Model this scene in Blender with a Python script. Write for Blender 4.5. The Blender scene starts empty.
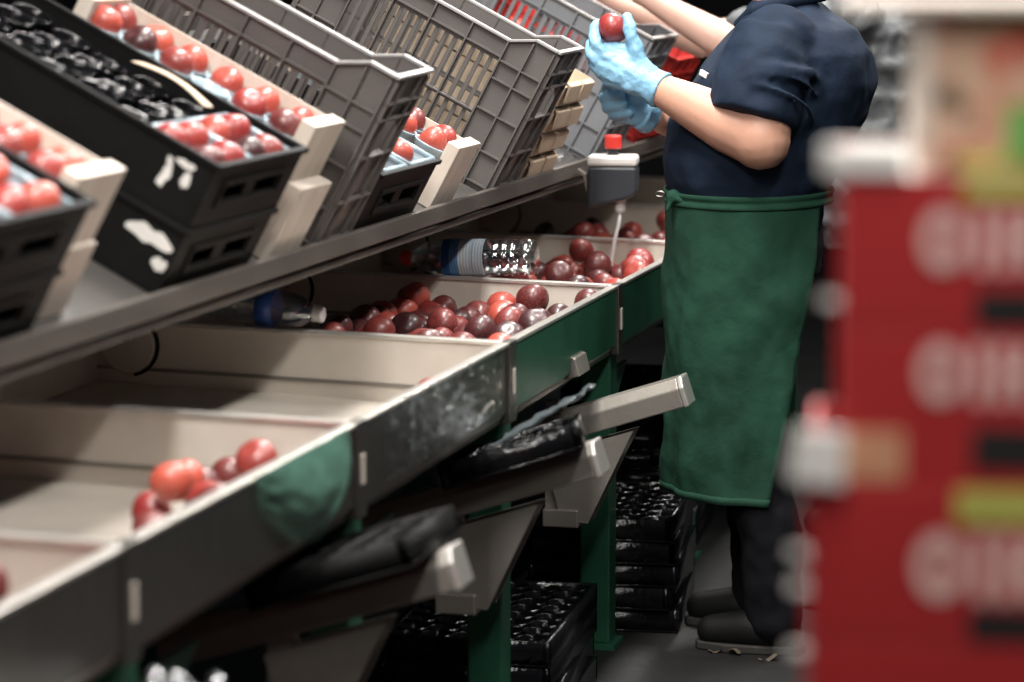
import bpy, bmesh, math, random
from mathutils import Vector, Matrix, noise
random.seed(7)
C = bpy.context.scene.collection
scene = bpy.context.scene
R = math.radians

# ------------------------------------------------------------------ camera
F = 2800.0                                   # focal length in pixels of a 1024 x 682 frame
PITCH, YAW = R(7.95), R(14.725)
CAM = Vector((1.37, 0.0, 1.60))
FW = Vector((-math.sin(YAW)*math.cos(PITCH), math.cos(YAW)*math.cos(PITCH), -math.sin(PITCH)))
RT = Vector((math.cos(YAW), math.sin(YAW), 0))
UP = RT.cross(FW)
cd = bpy.data.cameras.new('camera'); cam = bpy.data.objects.new('camera', cd); C.objects.link(cam)
cam.matrix_world = Matrix.Translation(CAM) @ Matrix((RT, UP, -FW)).transposed().to_4x4()
cd.sensor_width = 36; cd.lens = F/1024*36; cd.clip_start = .05; cd.clip_end = 100
cd.dof.use_dof = True; cd.dof.focus_distance = 6.25; cd.dof.aperture_fstop = 2.6
scene.camera = cam

# ------------------------------------------------------------------ light, exposure
w = bpy.data.worlds.new('world'); scene.world = w; w.use_nodes = True
bg = w.node_tree.nodes['Background']; bg.inputs[0].default_value = (.72, .86, 1, 1); bg.inputs[1].default_value = .03
vs = scene.view_settings
vs.view_transform = 'Standard'; vs.look = 'None'; vs.gamma = 1; vs.use_curve_mapping = False; vs.exposure = .48
LAMPS = [(-.1, 2.8), (-.1, 5.4), (-.1, 8.0), (1.15, 1.2), (1.15, 4.1), (1.15, 7.0)]
LAMP_Z = 2.95; LAMP_W = 62

# ------------------------------------------------------------------ helpers
def ray(u, v): return (FW*F + RT*(u-512) - UP*(v-341))
def at(u, v, y):                              # the point of pixel u, v standing at depth y along the line
    r = ray(u, v); return CAM + r*((y-CAM.y)/r.y)
def at_z(u, v, z):
    r = ray(u, v); return CAM + r*((z-CAM.z)/r.z)

def tag(o, label, cat, group=None):
    o['label'] = label; o['category'] = cat
    if group: o['group'] = group
    return o
def thing(name, label, cat, loc=(0,0,0), rotz=0, group=None, mat=None):
    o = bpy.data.objects.new(name, None); C.objects.link(o); o.empty_display_size = .05
    if mat is not None: o.matrix_world = mat
    else: o.location = loc; o.rotation_euler = (0,0,rotz)
    return tag(o, label, cat, group)
def copy_tree(o, parent=None):
    c = o.copy(); C.objects.link(c)
    if parent is not None: c.parent = parent
    for ch in o.children: copy_tree(ch, c)
    return c

class MB:
    def __init__(s): s.v = []; s.f = []
    def add(s, vs, fs):
        n = len(s.v); s.v += [Vector(p) for p in vs]; s.f += [tuple(i+n for i in f) for f in fs]; return s
    def box(s, x0, x1, y0, y1, z0, z1, M=None):
        vs = [Vector(p) for p in ((x0,y0,z0),(x1,y0,z0),(x1,y1,z0),(x0,y1,z0),(x0,y0,z1),(x1,y0,z1),(x1,y1,z1),(x0,y1,z1))]
        if M: vs = [M @ p for p in vs]
        return s.add(vs, [(0,3,2,1),(4,5,6,7),(0,1,5,4),(1,2,6,5),(2,3,7,6),(3,0,4,7)])
    def prism(s, pts, axis, a, b):            # polygon in the two other axes, pulled along axis from a to b
        n = len(pts); vs = []
        for t in (a, b):
            for p in pts:
                q = list(p); q.insert(axis, t); vs.append(q)
        return s.add(vs, [tuple(range(n))[::-1], tuple(range(n, 2*n))] + [(i,(i+1)%n,n+(i+1)%n,n+i) for i in range(n)])
    def bar(s, p, q, wx, wz, up=(0,0,1)):     # rectangular bar from p to q
        p, q = Vector(p), Vector(q); d = (q-p); L = d.length; d.normalize()
        u = Vector(up); a = d.cross(u)
        if a.length < 1e-4: a = d.cross(Vector((1,0,0)))
        a.normalize(); b = a.cross(d)
        M = Matrix.Translation(p) @ Matrix((a, d, b)).transposed().to_4x4()
        return s.box(-wx/2, wx/2, 0, L, -wz/2, wz/2, M)
    def tube(s, pts, rad, n=10, cap=True):
        pts = [Vector(p) for p in pts]; m = len(pts); rs = rad if isinstance(rad, (list, tuple)) else [rad]*m
        vs = []; a = None
        for i, p in enumerate(pts):
            d = (pts[min(i+1,m-1)]-pts[max(i-1,0)]).normalized()
            if a is None:
                a = d.cross(Vector((0,0,1)))
                if a.length < 1e-3: a = d.cross(Vector((1,0,0)))
            a = (a - d*a.dot(d)).normalized(); b = d.cross(a)
            for k in range(n):
                t = 2*math.pi*k/n; vs.append(p + (a*math.cos(t)+b*math.sin(t))*rs[i])
        fs = [(i*n+k, i*n+(k+1)%n, (i+1)*n+(k+1)%n, (i+1)*n+k) for i in range(m-1) for k in range(n)]
        if cap: fs += [tuple(range(n))[::-1], tuple(range((m-1)*n, m*n))]
        return s.add(vs, fs)
    def lathe(s, prof, n=20, M=None):         # profile (r, z) about z
        vs = []; fs = []; m = len(prof)
        for r, z in prof:
            for k in range(n):
                t = 2*math.pi*k/n; vs.append(Vector((max(r,1e-4)*math.cos(t), max(r,1e-4)*math.sin(t), z)))
        if M: vs = [M @ p for p in vs]
        fs = [(i*n+k, i*n+(k+1)%n, (i+1)*n+(k+1)%n, (i+1)*n+k) for i in range(m-1) for k in range(n)]
        fs += [tuple(range(n))[::-1], tuple(range((m-1)*n, m*n))]
        return s.add(vs, fs)
    def ball(s, c, r, n=12, sc=(1,1,1), M=None):
        vs = []; m = n//2+1; c = Vector(c)
        for i in range(m):
            ph = math.pi*i/(m-1)
            for k in range(n):
                t = 2*math.pi*k/n
                p = Vector((math.sin(ph)*math.cos(t)*r*sc[0], math.sin(ph)*math.sin(t)*r*sc[1], math.cos(ph)*r*sc[2]))
                if i in (0, m-1): p += Vector((math.cos(t), math.sin(t), 0))*r*.02
                vs.append(c + (M @ p if M else p))
        fs = [((i+1)*n+k, (i+1)*n+(k+1)%n, i*n+(k+1)%n, i*n+k) for i in range(m-1) for k in range(n)]
        fs += [tuple(range(n)), tuple(range((m-1)*n, m*n))[::-1]]
        return s.add(vs, fs)
    def limb(s, pts, rads, n=14):             # chain of tapered capsules
        pts = [Vector(p) for p in pts]
        for i in range(len(pts)-1):
            a, b = pts[i], pts[i+1]; ra, rb = rads[i], rads[i+1]
            P = [a + (b-a)*t for t in (0,.25,.5,.75,1)]; s.tube(P, [ra+(rb-ra)*t for t in (0,.25,.5,.75,1)], n)
        for p, r in zip(pts, rads): s.ball(p, r, n)
        return s
    def loft(s, rings, n=28, pw=2.0):         # rings (centre, half x, half y) about the vertical
        vs = []
        for c, a, b in rings:
            c = Vector(c)
            for k in range(n):
                t = 2*math.pi*k/n; ct, st = math.cos(t), math.sin(t)
                vs.append(c + Vector((a*math.copysign(abs(ct)**(2/pw), ct), b*math.copysign(abs(st)**(2/pw), st), 0)))
        m = len(rings)
        fs = [(i*n+k, i*n+(k+1)%n, (i+1)*n+(k+1)%n, (i+1)*n+k) for i in range(m-1) for k in range(n)]
        fs += [tuple(range(n))[::-1], tuple(range((m-1)*n, m*n))]
        return s.add(vs, fs)
    def sheet(s, fn, nu, nv):                 # open surface fn(u, v)
        vs = [fn(i/nu, j/nv) for j in range(nv+1) for i in range(nu+1)]
        return s.add(vs, [(j*(nu+1)+i, j*(nu+1)+i+1, (j+1)*(nu+1)+i+1, (j+1)*(nu+1)+i) for j in range(nv) for i in range(nu)])
    def mesh(s, name):
        me = bpy.data.meshes.new(name); me.from_pydata([tuple(p) for p in s.v], [], s.f); me.update(); return me
    def build(s, name, mat, parent=None, smooth=False, bevel=0, mods=None, solid=0, sub=0):
        me = s.mesh(name); return link(name, me, mat, parent, smooth, bevel, solid, sub)
def link(name, me, mat, parent=None, smooth=False, bevel=0, solid=0, sub=0):
    o = bpy.data.objects.new(name, me); C.objects.link(o)
    if mat and not me.materials: me.materials.append(mat)
    if smooth:
        for p in me.polygons: p.use_smooth = True
    if parent is not None: o.parent = parent
    if solid:
        m = o.modifiers.new('solidify', 'SOLIDIFY'); m.thickness = solid; m.offset = 0
    if bevel:
        m = o.modifiers.new('bevel', 'BEVEL'); m.width = bevel; m.segments = 2; m.limit_method = 'ANGLE'
    if sub:
        m = o.modifiers.new('subdiv', 'SUBSURF'); m.levels = sub; m.render_levels = sub
    return o
def flesh(mb, name, mat, parent, voxel=.008, smooth=6, extra=None):   # join overlapping volumes into one continuous skin
    o = mb.build(name, mat, parent)
    m = o.modifiers.new('remesh', 'REMESH'); m.mode = 'VOXEL'; m.voxel_size = voxel; m.use_smooth_shade = True
    m = o.modifiers.new('smooth', 'SMOOTH'); m.iterations = smooth; m.factor = .5
    if extra: extra(o)
    return o
def struct(o): o['kind'] = 'structure'; return o

# ------------------------------------------------------------------ materials
def mat(name, col, rough=.5, metal=0, var=.15, vscale=20, bump=0, bscale=60, col2=None, spec=.5, coat=0, alpha=1, trans=0, aniso=None, objrand=0, sheen=0, ior=1.45):
    m = bpy.data.materials.new(name); m.use_nodes = True; nt = m.node_tree; N = nt.nodes; L = nt.links
    b = N['Principled BSDF']; b.inputs['Roughness'].default_value = rough; b.inputs['Metallic'].default_value = metal
    b.inputs['Specular IOR Level'].default_value = spec; b.inputs['Coat Weight'].default_value = coat; b.inputs['Coat Roughness'].default_value = .12
    b.inputs['Alpha'].default_value = alpha; b.inputs['Transmission Weight'].default_value = trans; b.inputs['IOR'].default_value = ior
    if sheen: b.inputs['Sheen Weight'].default_value = sheen
    tc = N.new('ShaderNodeTexCoord'); mp = N.new('ShaderNodeMapping'); L.new(tc.outputs['Object'], mp.inputs[0])
    if aniso: mp.inputs['Scale'].default_value = aniso
    nz = N.new('ShaderNodeTexNoise'); nz.inputs['Scale'].default_value = vscale; nz.inputs['Detail'].default_value = 5
    L.new(mp.outputs[0], nz.inputs['Vector'])
    rp = N.new('ShaderNodeValToRGB'); rp.color_ramp.elements[0].position = .32; rp.color_ramp.elements[1].position = .68
    c1 = col; c2 = col2 or tuple(c*(1-var) for c in col)
    rp.color_ramp.elements[0].color = (*c2, 1); rp.color_ramp.elements[1].color = (*c1, 1)
    fac = nz.outputs[0]
    if objrand:
        oi = N.new('ShaderNodeObjectInfo'); ad = N.new('ShaderNodeMath'); ad.operation = 'MULTIPLY_ADD'
        L.new(oi.outputs['Random'], ad.inputs[0]); ad.inputs[1].default_value = objrand; ad.inputs[2].default_value = -objrand/2
        a2 = N.new('ShaderNodeMath'); L.new(ad.outputs[0], a2.inputs[0]); L.new(nz.outputs[0], a2.inputs[1]); fac = a2.outputs[0]
        va = N.new('ShaderNodeVectorMath'); L.new(mp.outputs[0], va.inputs[0])
        cb = N.new('ShaderNodeCombineXYZ'); mu = N.new('ShaderNodeMath'); mu.operation = 'MULTIPLY'; mu.inputs[1].default_value = 50
        L.new(oi.outputs['Random'], mu.inputs[0])
        for i in range(3): L.new(mu.outputs[0], cb.inputs[i])
        L.new(cb.outputs[0], va.inputs[1]); L.new(va.outputs[0], nz.inputs['Vector'])
    L.new(fac, rp.inputs[0]); L.new(rp.outputs[0], b.inputs['Base Color'])
    if bump:
        n2 = N.new('ShaderNodeTexNoise'); n2.inputs['Scale'].default_value = bscale; n2.inputs['Detail'].default_value = 4
        L.new(mp.outputs[0], n2.inputs['Vector'])
        bp = N.new('ShaderNodeBump'); bp.inputs['Strength'].default_value = bump; bp.inputs['Distance'].default_value = .01
        L.new(n2.outputs[0], bp.inputs['Height']); L.new(bp.outputs[0], b.inputs['Normal'])
    return m
def emit(name, col, st):
    m = bpy.data.materials.new(name); m.use_nodes = True; b = m.node_tree.nodes['Principled BSDF']
    b.inputs['Emission Color'].default_value = (*col, 1); b.inputs['Emission Strength'].default_value = st; return m

M = {}
M['floor'] = mat('dark_concrete', (.012,.0118,.0115), .6, var=.6, vscale=4, bump=.3, bscale=25)  # very dark grey, mottled at random
M['wall'] = mat('dark_hall_wall', (.035,.036,.038), .8, var=.3, vscale=2)
M['cream'] = mat('worn_cream_board', (.61,.55,.48), .5, var=.22, vscale=6, bump=.04, bscale=40)
M['steel'] = mat('brushed_steel', (.20,.19,.175), .32, .85, var=.25, vscale=8, bump=.05, bscale=120, aniso=(1,12,1))
M['steel_dull'] = mat('dull_steel', (.31,.285,.255), .42, .6, var=.2, vscale=8, bump=.05, bscale=80)
M['rim'] = mat('bright_steel_edge', (.80,.77,.72), .28, .75, var=.15, vscale=15)
M['rail'] = mat('scuffed_grey_rail', (.15,.132,.118), .45, .35, var=.35, vscale=14, bump=.1, aniso=(1,.25,1))
M['deck'] = mat('grey_shelf_deck', (.09,.082,.076), .55, .2, var=.3, vscale=6)
M['green'] = mat('green_machine_paint', (.022,.105,.062), .38, var=.35, vscale=9, bump=.03)
M['crate'] = mat('grey_crate_plastic', (.105,.095,.090), .45, var=.12, vscale=10)
M['crate2'] = mat('light_grey_crate_plastic', (.19,.20,.215), .45, var=.12, vscale=10)
M['crate_rim'] = mat('pale_crate_edge', (.31,.30,.295), .4, var=.2, vscale=30)
M['red_plastic'] = mat('red_crate_plastic', (.50,.035,.03), .4, var=.2, vscale=12)
M['wood'] = mat('pale_poplar_wood', (.66,.59,.52), .65, var=.22, vscale=5, bump=.08, aniso=(6,6,1), col2=(.54,.46,.38))
M['card'] = mat('brown_cardboard', (.52,.41,.30), .8, var=.15, vscale=30, bump=.05)
M['black'] = mat('black_box_board', (.006,.006,.006), .6, spec=.12, var=.3, vscale=20)
M['blackgloss'] = mat('glossy_black_plastic', (.005,.005,.006), .16, var=.2, vscale=20, bump=.35, bscale=55, spec=.5)
M['print'] = mat('white_print', (.62,.60,.57), .6)
M['paleblue'] = mat('pale_blue_tray_plastic', (.34,.43,.48), .25, var=.2, vscale=40, bump=.15, bscale=60)
M['fruit'] = mat('nectarine_skin', (.26,.042,.034), .42, col2=(.034,.012,.014), vscale=14, objrand=.45, spec=.6, coat=.25)
M['fruit2'] = mat('bright_nectarine_skin', (.46,.085,.055), .42, col2=(.22,.020,.021), vscale=16, objrand=.4, spec=.6, coat=.25)
M['skin'] = mat('skin', (.50,.27,.19), .5, var=.10, vscale=10, bump=.05, bscale=150)
M['skin2'] = mat('fair_skin', (.64,.40,.32), .5, var=.10, vscale=10, bump=.05, bscale=150)
M['navy'] = mat('navy_jersey', (.008,.017,.036), .8, var=.25, vscale=18, bump=.5, bscale=16, spec=.25)
M['apron'] = mat('green_apron_cloth', (.016,.064,.040), .85, var=.35, vscale=9, bump=.35, bscale=22, spec=.25)
M['trouser'] = mat('black_trousers', (.006,.006,.008), .9, spec=.15, bump=.3, bscale=15)
M['shoe'] = mat('black_shoe', (.007,.007,.007), .6, spec=.2)
M['sole'] = mat('dark_sole', (.03,.028,.026), .7)
M['glove'] = mat('blue_nitrile_glove', (.20,.40,.56), .45, var=.18, vscale=25, bump=.5, bscale=38)
M['hair'] = mat('dark_hair', (.03,.018,.012), .5, bump=.4, bscale=90)
M['grey_jacket'] = mat('grey_padded_jacket', (.085,.092,.095), .5, var=.3, vscale=14, bump=.9, bscale=9)
M['eye'] = mat('eye_white', (.7,.68,.65), .2)
M['iris'] = mat('dark_iris', (.03,.02,.015), .1)
M['lips'] = mat('lips', (.42,.14,.12), .4)
def clear_mat(name, tint, base=.05, rough=.05, bump=.3, bscale=25, gain=.55):   # see-through plastic: clear with glossy reflections
    m = bpy.data.materials.new(name); m.use_nodes = True; nt = m.node_tree; N = nt.nodes; L = nt.links
    N.remove(N['Principled BSDF']); out = N['Material Output']
    tr = N.new('ShaderNodeBsdfTransparent'); tr.inputs[0].default_value = (*tint, 1)
    gl = N.new('ShaderNodeBsdfGlossy'); gl.inputs['Roughness'].default_value = rough; gl.inputs[0].default_value = (.95,.97,1,1)
    tc = N.new('ShaderNodeTexCoord'); nz = N.new('ShaderNodeTexNoise'); nz.inputs['Scale'].default_value = bscale; L.new(tc.outputs['Object'], nz.inputs['Vector'])
    bp = N.new('ShaderNodeBump'); bp.inputs['Strength'].default_value = bump; bp.inputs['Distance'].default_value = .01; L.new(nz.outputs[0], bp.inputs['Height']); L.new(bp.outputs[0], gl.inputs['Normal'])
    lw = N.new('ShaderNodeLayerWeight'); lw.inputs[0].default_value = .35
    ma = N.new('ShaderNodeMath'); ma.operation = 'MULTIPLY_ADD'; L.new(lw.outputs['Facing'], ma.inputs[0]); ma.inputs[1].default_value = gain; ma.inputs[2].default_value = base
    mx = N.new('ShaderNodeMixShader'); L.new(ma.outputs[0], mx.inputs[0]); L.new(tr.outputs[0], mx.inputs[1]); L.new(gl.outputs[0], mx.inputs[2]); L.new(mx.outputs[0], out.inputs[0])
    return m
M['clear'] = clear_mat('clear_bottle_plastic', (.94,.96,.97), .10)
M['water'] = clear_mat('water', (.86,.89,.90), .06, .03, .4, 30)
M['film'] = clear_mat('clear_film', (.94,.95,.95), .03, .12, .25, 9, .4)
M['filmgloss'] = mat('shiny_grey_film', (.10,.12,.13), .28, bump=.6, bscale=20, spec=1, alpha=.55)
M['bag'] = mat('green_plastic_bag', (.10,.22,.17), .12, bump=.9, bscale=10, alpha=.5, spec=1)
M['red_cap'] = mat('red_cap_plastic', (.65,.045,.035), .35)
M['blue_cap'] = mat('blue_cap_plastic', (.03,.08,.30), .35)
M['device'] = mat('dark_grey_housing', (.026,.030,.037), .45, var=.1)
M['white'] = mat('white_plastic', (.66,.64,.62), .4, var=.08)
M['carton'] = mat('red_carton', (.42,.022,.024), .55, var=.18, vscale=5)
M['carton_text'] = mat('pale_carton_print', (.80,.52,.47), .6)
M['slot'] = mat('dark_carton_slot', (.012,.010,.010), .9)
M['lime'] = mat('yellow_green_label', (.46,.46,.10), .6)
M['whitecard'] = mat('white_carton_liner', (.82,.79,.75), .6)
M['tan'] = mat('tan_carton_lining', (.62,.30,.17), .7)
M['palecard'] = mat('cream_carton_edge', (.72,.62,.54), .7)
M['cord'] = mat('grey_cord', (.22,.20,.18), .5)
M['litter'] = mat('dry_leaf_litter', (.09,.07,.05), .8)
def label_mat():                              # bottle label: blue end band, pale panel with grey bars
    m = mat('bottle_label_paper', (.60,.68,.74), .4); nt = m.node_tree; N = nt.nodes; L = nt.links; b = N['Principled BSDF']
    tc = N.new('ShaderNodeTexCoord'); sx = N.new('ShaderNodeSeparateXYZ'); L.new(tc.outputs['Object'], sx.inputs[0])
    r = N.new('ShaderNodeValToRGB'); r.color_ramp.interpolation = 'CONSTANT'
    mr = N.new('ShaderNodeMapRange'); mr.inputs[1].default_value = .115; mr.inputs[2].default_value = .215; L.new(sx.outputs[2], mr.inputs[0])
    e = r.color_ramp.elements; e[0].color = (.42,.52,.40,1); e[1].position = .06; e[1].color = (.55,.63,.70,1)
    for p, c in ((.30,(.40,.50,.60,1)), (.36,(.60,.67,.72,1)), (.66,(.10,.27,.52,1)), (.86,(.02,.10,.30,1))):
        q = e.new(p); q.color = c
    L.new(mr.outputs[0], r.inputs[0])
    wv = N.new('ShaderNodeTexWave'); wv.inputs['Scale'].default_value = 45; wv.bands_direction = 'Z'; L.new(tc.outputs['Object'], wv.inputs[0])
    mx = N.new('ShaderNodeMix'); mx.data_type = 'RGBA'; mx.blend_type = 'MULTIPLY'; mx.inputs[0].default_value = .35
    L.new(r.outputs[0], mx.inputs[6]); L.new(wv.outputs[1], mx.inputs[7]); L.new(mx.outputs[2], b.inputs['Base Color']); return m
M['label'] = label_mat()
def fruit_print():                            # printed carton face: loose peach, yellow and green shapes
    m = mat('fruit_printed_board', (.6,.4,.3), .6); nt = m.node_tree; N = nt.nodes; L = nt.links; b = N['Principled BSDF']
    tc = N.new('ShaderNodeTexCoord'); vo = N.new('ShaderNodeTexVoronoi'); vo.inputs['Scale'].default_value = 38; L.new(tc.outputs['Object'], vo.inputs['Vector'])
    sx = N.new('ShaderNodeSeparateColor'); L.new(vo.outputs['Color'], sx.inputs[0])
    r = N.new('ShaderNodeValToRGB'); r.color_ramp.interpolation = 'CONSTANT'; e = r.color_ramp.elements
    e[0].color = (.62,.33,.22,1); e[1].position = .25; e[1].color = (.60,.10,.06,1)
    for p, c in ((.42,(.62,.40,.28,1)), (.62,(.40,.33,.08,1)), (.74,(.58,.34,.26,1)), (.88,(.16,.11,.07,1))):
        q = e.new(p); q.color = c
    L.new(sx.outputs[0], r.inputs[0]); L.new(r.outputs[0], b.inputs['Base Color']); return m
M['fprint'] = fruit_print()
M['greenprint'] = mat('green_print', (.17,.42,.10), .6)

# ------------------------------------------------------------------ hall
struct(MB().box(-7, 8, -3, 18, -.1, 0).build('floor', M['floor']))
struct(MB().box(-7, 8, 18, 18.2, 0, 5).build('wall_back', M['wall']))
struct(MB().box(-7.2, -7, -3, 18, 0, 5).build('wall_left', M['wall']))

def lamp(x, y, lab):
    t = thing('fluorescent_lamp', lab, 'lamp', (x, y, LAMP_Z), 0, 'fluorescent lamps hung over the hall')
    MB().prism([(-.12,0),(.12,0),(.07,.08),(-.07,.08)], 1, -.8, .8).build('housing', M['white'], t)
    for s in (-.05, .05): MB().tube([(s,-.75,-.015),(s,.75,-.015)], .013).build('tube', emit('tube_glow', (1,.95,.87), 6), t, True)
    for s in (-.6, .6): MB().tube([(0,s,.08),(0,s,1.6)], .004, 6).build('hanger_wire', M['steel'], t)
    l = bpy.data.lights.new('tube_light', 'AREA'); l.shape = 'RECTANGLE'; l.size = .24; l.size_y = 1.5; l.energy = LAMP_W*(1.2 if x < 0 else .62); l.color = (1,.965,.92)
    lo = bpy.data.objects.new('tube_light', l); C.objects.link(lo); lo.parent = t; lo.location = (0,0,-.05)
for x, y in LAMPS:
    lamp(x, y, 'white twin-tube fluorescent lamp hung over the packing line' if x < 0 else 'white twin-tube fluorescent lamp hung over the aisle beside the packing line')

# ------------------------------------------------------------------ sorting bins
PITCHY = .9627; Y0 = 2.312
YB = [Y0 + PITCHY*i for i in range(8)]
ZF, ZBK = .846, .863                          # rim height at the worker side and at the back
XB = -.86
BIN_DESC = ['cream sorting bin with steel front in front of the nearest fruit box', 'cream sorting bin with a few nectarines and a green bag over its steel front',
  'empty cream sorting bin with clear film on its steel front', 'cream sorting bin with green front below the water bottle with the red cap',
  'cream sorting bin of nectarines between red-capped bottle and worker in apron', 'cream sorting bin under the dark control box with red button', 'far cream sorting bin beyond the control box with red button']
def rimz(x): return ZF + (ZBK-ZF)*(x/XB)
for i in range(7):
    ya, yb = YB[i], YB[i+1]
    t = thing('sorting_bin', BIN_DESC[i], 'bin', (0, ya, 0), 0, 'bins along the packing line')
    L = yb-ya
    MB().prism([(-.012,.700),(-.012,.712),(XB,.740),(XB,.728)], 1, .004, L-.006).build('floor_panel', M['cream'], t)
    # far divider with its rolled metal edge
    d = MB().prism([(-.014,.700),(-.014,ZF-.004),(XB,ZBK-.004),(XB,.728)], 1, L-.006, L+.004).build('divider_panel', M['cream'], t)
    MB().prism([(-.014,ZF-.006),(-.014,ZF+.003),(XB,ZBK+.003),(XB,ZBK-.006)], 1, L-.011, L+.009).build('edge_strip', M['rim'], d, bevel=.002)
    MB().prism([(-.02,.745),(-.02,.752),(XB,.772),(XB,.765)], 1, L-.009, L-.006).build('seam_strip', M['steel_dull'], d)
    if i == 0:
        MB().prism([(-.014,.700),(-.014,ZF),(XB,ZBK),(XB,.728)], 1, -.004, .004).build('divider_panel', M['cream'], t)
    MB().box(XB-.012, XB, .004, L-.004, .70, 1.0).build('back_panel', M['cream'], t)
    # hinged round flap at the back end of the divider
    fl = MB().lathe([(.0,0),(.055,0),(.058,.003),(.055,.006),(.0,.006)], 28, Matrix.Translation((-.79, L-.014, .815)) @ Matrix.Rotation(R(90), 4, 'X')).build('round_flap', M['cream'], t, False)
    MB().lathe([(0,0),(.012,0),(.010,.006),(0,.007)], 12, Matrix.Translation((-.79, L-.020, .830)) @ Matrix.Rotation(R(90), 4, 'X')).build('pivot_bolt', M['steel_dull'], fl)
    MB().tube([(-.79+.062*math.cos(a), L-.009, .815+.062*math.sin(a)) for a in [R(q) for q in range(-80, 81, 10)]], .0035, 6).build('gap_shade', M['black'], fl)  # black arc paints in the shade of the gap round the flap
    fm = M['steel'] if i < 3 else M['green']
    f = MB().box(-.012, 0, .03, L-.022, .712, ZF-.004).build('front_panel', fm, t)
    MB().box(-.016, .004, .03, L-.022, ZF-.005, ZF+.003).build('edge_strip', M['rim'], f, bevel=.002)
    p = MB().box(-.014, .006, L-.022, L+.028, .690, ZF+.004).build('corner_post', M['steel'], t, bevel=.002)
    MB().box(.006, .0085, L-.005, L+.012, .745, .795).build('bolt_plate', M['cream'], p, bevel=.002)
    MB().box(-.05, -.014, .03, L-.02, .690, .700).build('bottom_flange', M['steel_dull'], t)

# ------------------------------------------------------------------ green frame
t = thing('line_frame', 'dark green painted steel frame carrying the sorting bins', 'frame')
for y in (2.36, 3.31, 4.27, 5.235, 6.195, 7.16, 8.12):
    for x in (-.052, -.78):
        MB().box(x-.035, x+.035, y-.035, y+.035, .012, .70).build('leg', M['green'], t, bevel=.004)
        MB().box(x-.05, x+.05, y-.05, y+.05, 0, .012).build('foot_plate', M['green'], t)
    MB().box(-.745, -.087, y-.025, y+.025, .62, .69).build('cross_beam', M['green'], t, bevel=.003)
MB().box(-.36, -.30, 2.4, 9.0, .540, .618).build('long_beam', M['green'], t, bevel=.003)
MB().box(-.81, -.75, 2.4, 9.0, .40, .690).build('long_beam', M['green'], t, bevel=.003)
for y in (3.31, 4.27, 5.235, 6.195, 7.16):       # sheet gussets between legs
    MB().prism([(y+.035,.612),(y+.40,.612),(y+.035,.38)], 0, -.083, -.073).build('gusset', M['green'], t)

# ------------------------------------------------------------------ inclined shelf
TAU = R(28); cT, sT = math.cos(TAU), math.sin(TAU)
AX = Vector((-cT, 0, sT)); NX = Vector((sT, 0, cT)); SO = Vector((-.31, 0, 1.04))
def shelf_mat(u, y, n=0, yaw=0):              # frame on the shelf: x up the slope, y toward the lens, z off the deck
    return Matrix.Translation(SO + AX*u + NX*n + Vector((0,y,0))) @ Matrix((AX, Vector((0,-1,0)), NX)).transposed().to_4x4() @ Matrix.Rotation(R(yaw), 4, 'Z')
t = thing('sloping_shelf', 'grey metal sloping shelf holding crates above the sorting bins', 'shelf')
def slope_box(u0, u1, y0, y1, n0, n1):
    m = MB(); m.box(u0, u1, -y1, -y0, n0, n1, shelf_mat(0, 0)); return m
slope_box(0, .82, 2.2, 9.2, -.012, -.001).build('deck', M['deck'], t)
MB().box(-.306, -.290, 2.2, 9.2, 1.024, 1.061).build('front_rail', M['rail'], t, bevel=.003)
MB().box(-.35, -.306, 2.2, 9.2, 1.000, 1.012).build('rail_flange', M['rail'], t)
slope_box(.80, .82, 2.2, 9.2, 0, .04).build('back_rail', M['rail'], t)
for y in (2.5, 4.1, 6.0, 7.8, 9.1):
    MB().box(-.99, -.95, y-.02, y+.02, 0, 1.36).build('support_post', M['steel_dull'], t)
    slope_box(.0, .8, y-.02, y+.02, -.05, -.012).build('joist', M['rail'], t)

# ------------------------------------------------------------------ fruit
def nectarine(seed):
    rnd = random.Random(seed); m = MB(); n = 20; prof = []
    for k in range(13):
        a = math.pi*k/12; r = math.sin(a)*(1+.03*math.sin(2*a)); z = math.cos(a)*.95
        if k < 3: z -= (.16, .075, .015)[k]
        prof.append((r, -z if False else z))
    vs = []
    for r, z in prof[::-1]:
        for k in range(n):
            t = 2*math.pi*k/n
            g = 1 - .06*math.exp(-((t-.0 if t < math.pi else t-2*math.pi)/.25)**2)*(r)
            vs.append((max(r,.02)*math.cos(t)*g, max(r,.02)*math.sin(t)*(.96), z))
    M_ = len(prof); fs = [(i*n+k, i*n+(k+1)%n, (i+1)*n+(k+1)%n, (i+1)*n+k) for i in range(M_-1) for k in range(n)]
    fs += [tuple(range(n))[::-1], tuple(range((M_-1)*n, M_*n))]
    m.add(vs, fs); me = m.mesh('nectarine')
    for p in me.polygons: p.use_smooth = True
    return me
FM1 = nectarine(1); FM1.materials.append(M['fruit']); FM2 = nectarine(2); FM2.materials.append(M['fruit2'])
def fruit(p, r, label, group, me=None):
    o = bpy.data.objects.new('nectarine', me or FM1); C.objects.link(o)
    o.location = p; s = r*random.uniform(.95, 1.05); o.scale = (s, s, s*random.uniform(.92, 1.0))
    o.rotation_euler = (random.uniform(-.9,.9), random.uniform(-.9,.9), random.uniform(0,6.28))
    if label.startswith('nectarine'): label = ('bright red ' if me is FM2 else 'dark maroon ')+label
    return tag(o, label, 'fruit', group)
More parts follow.
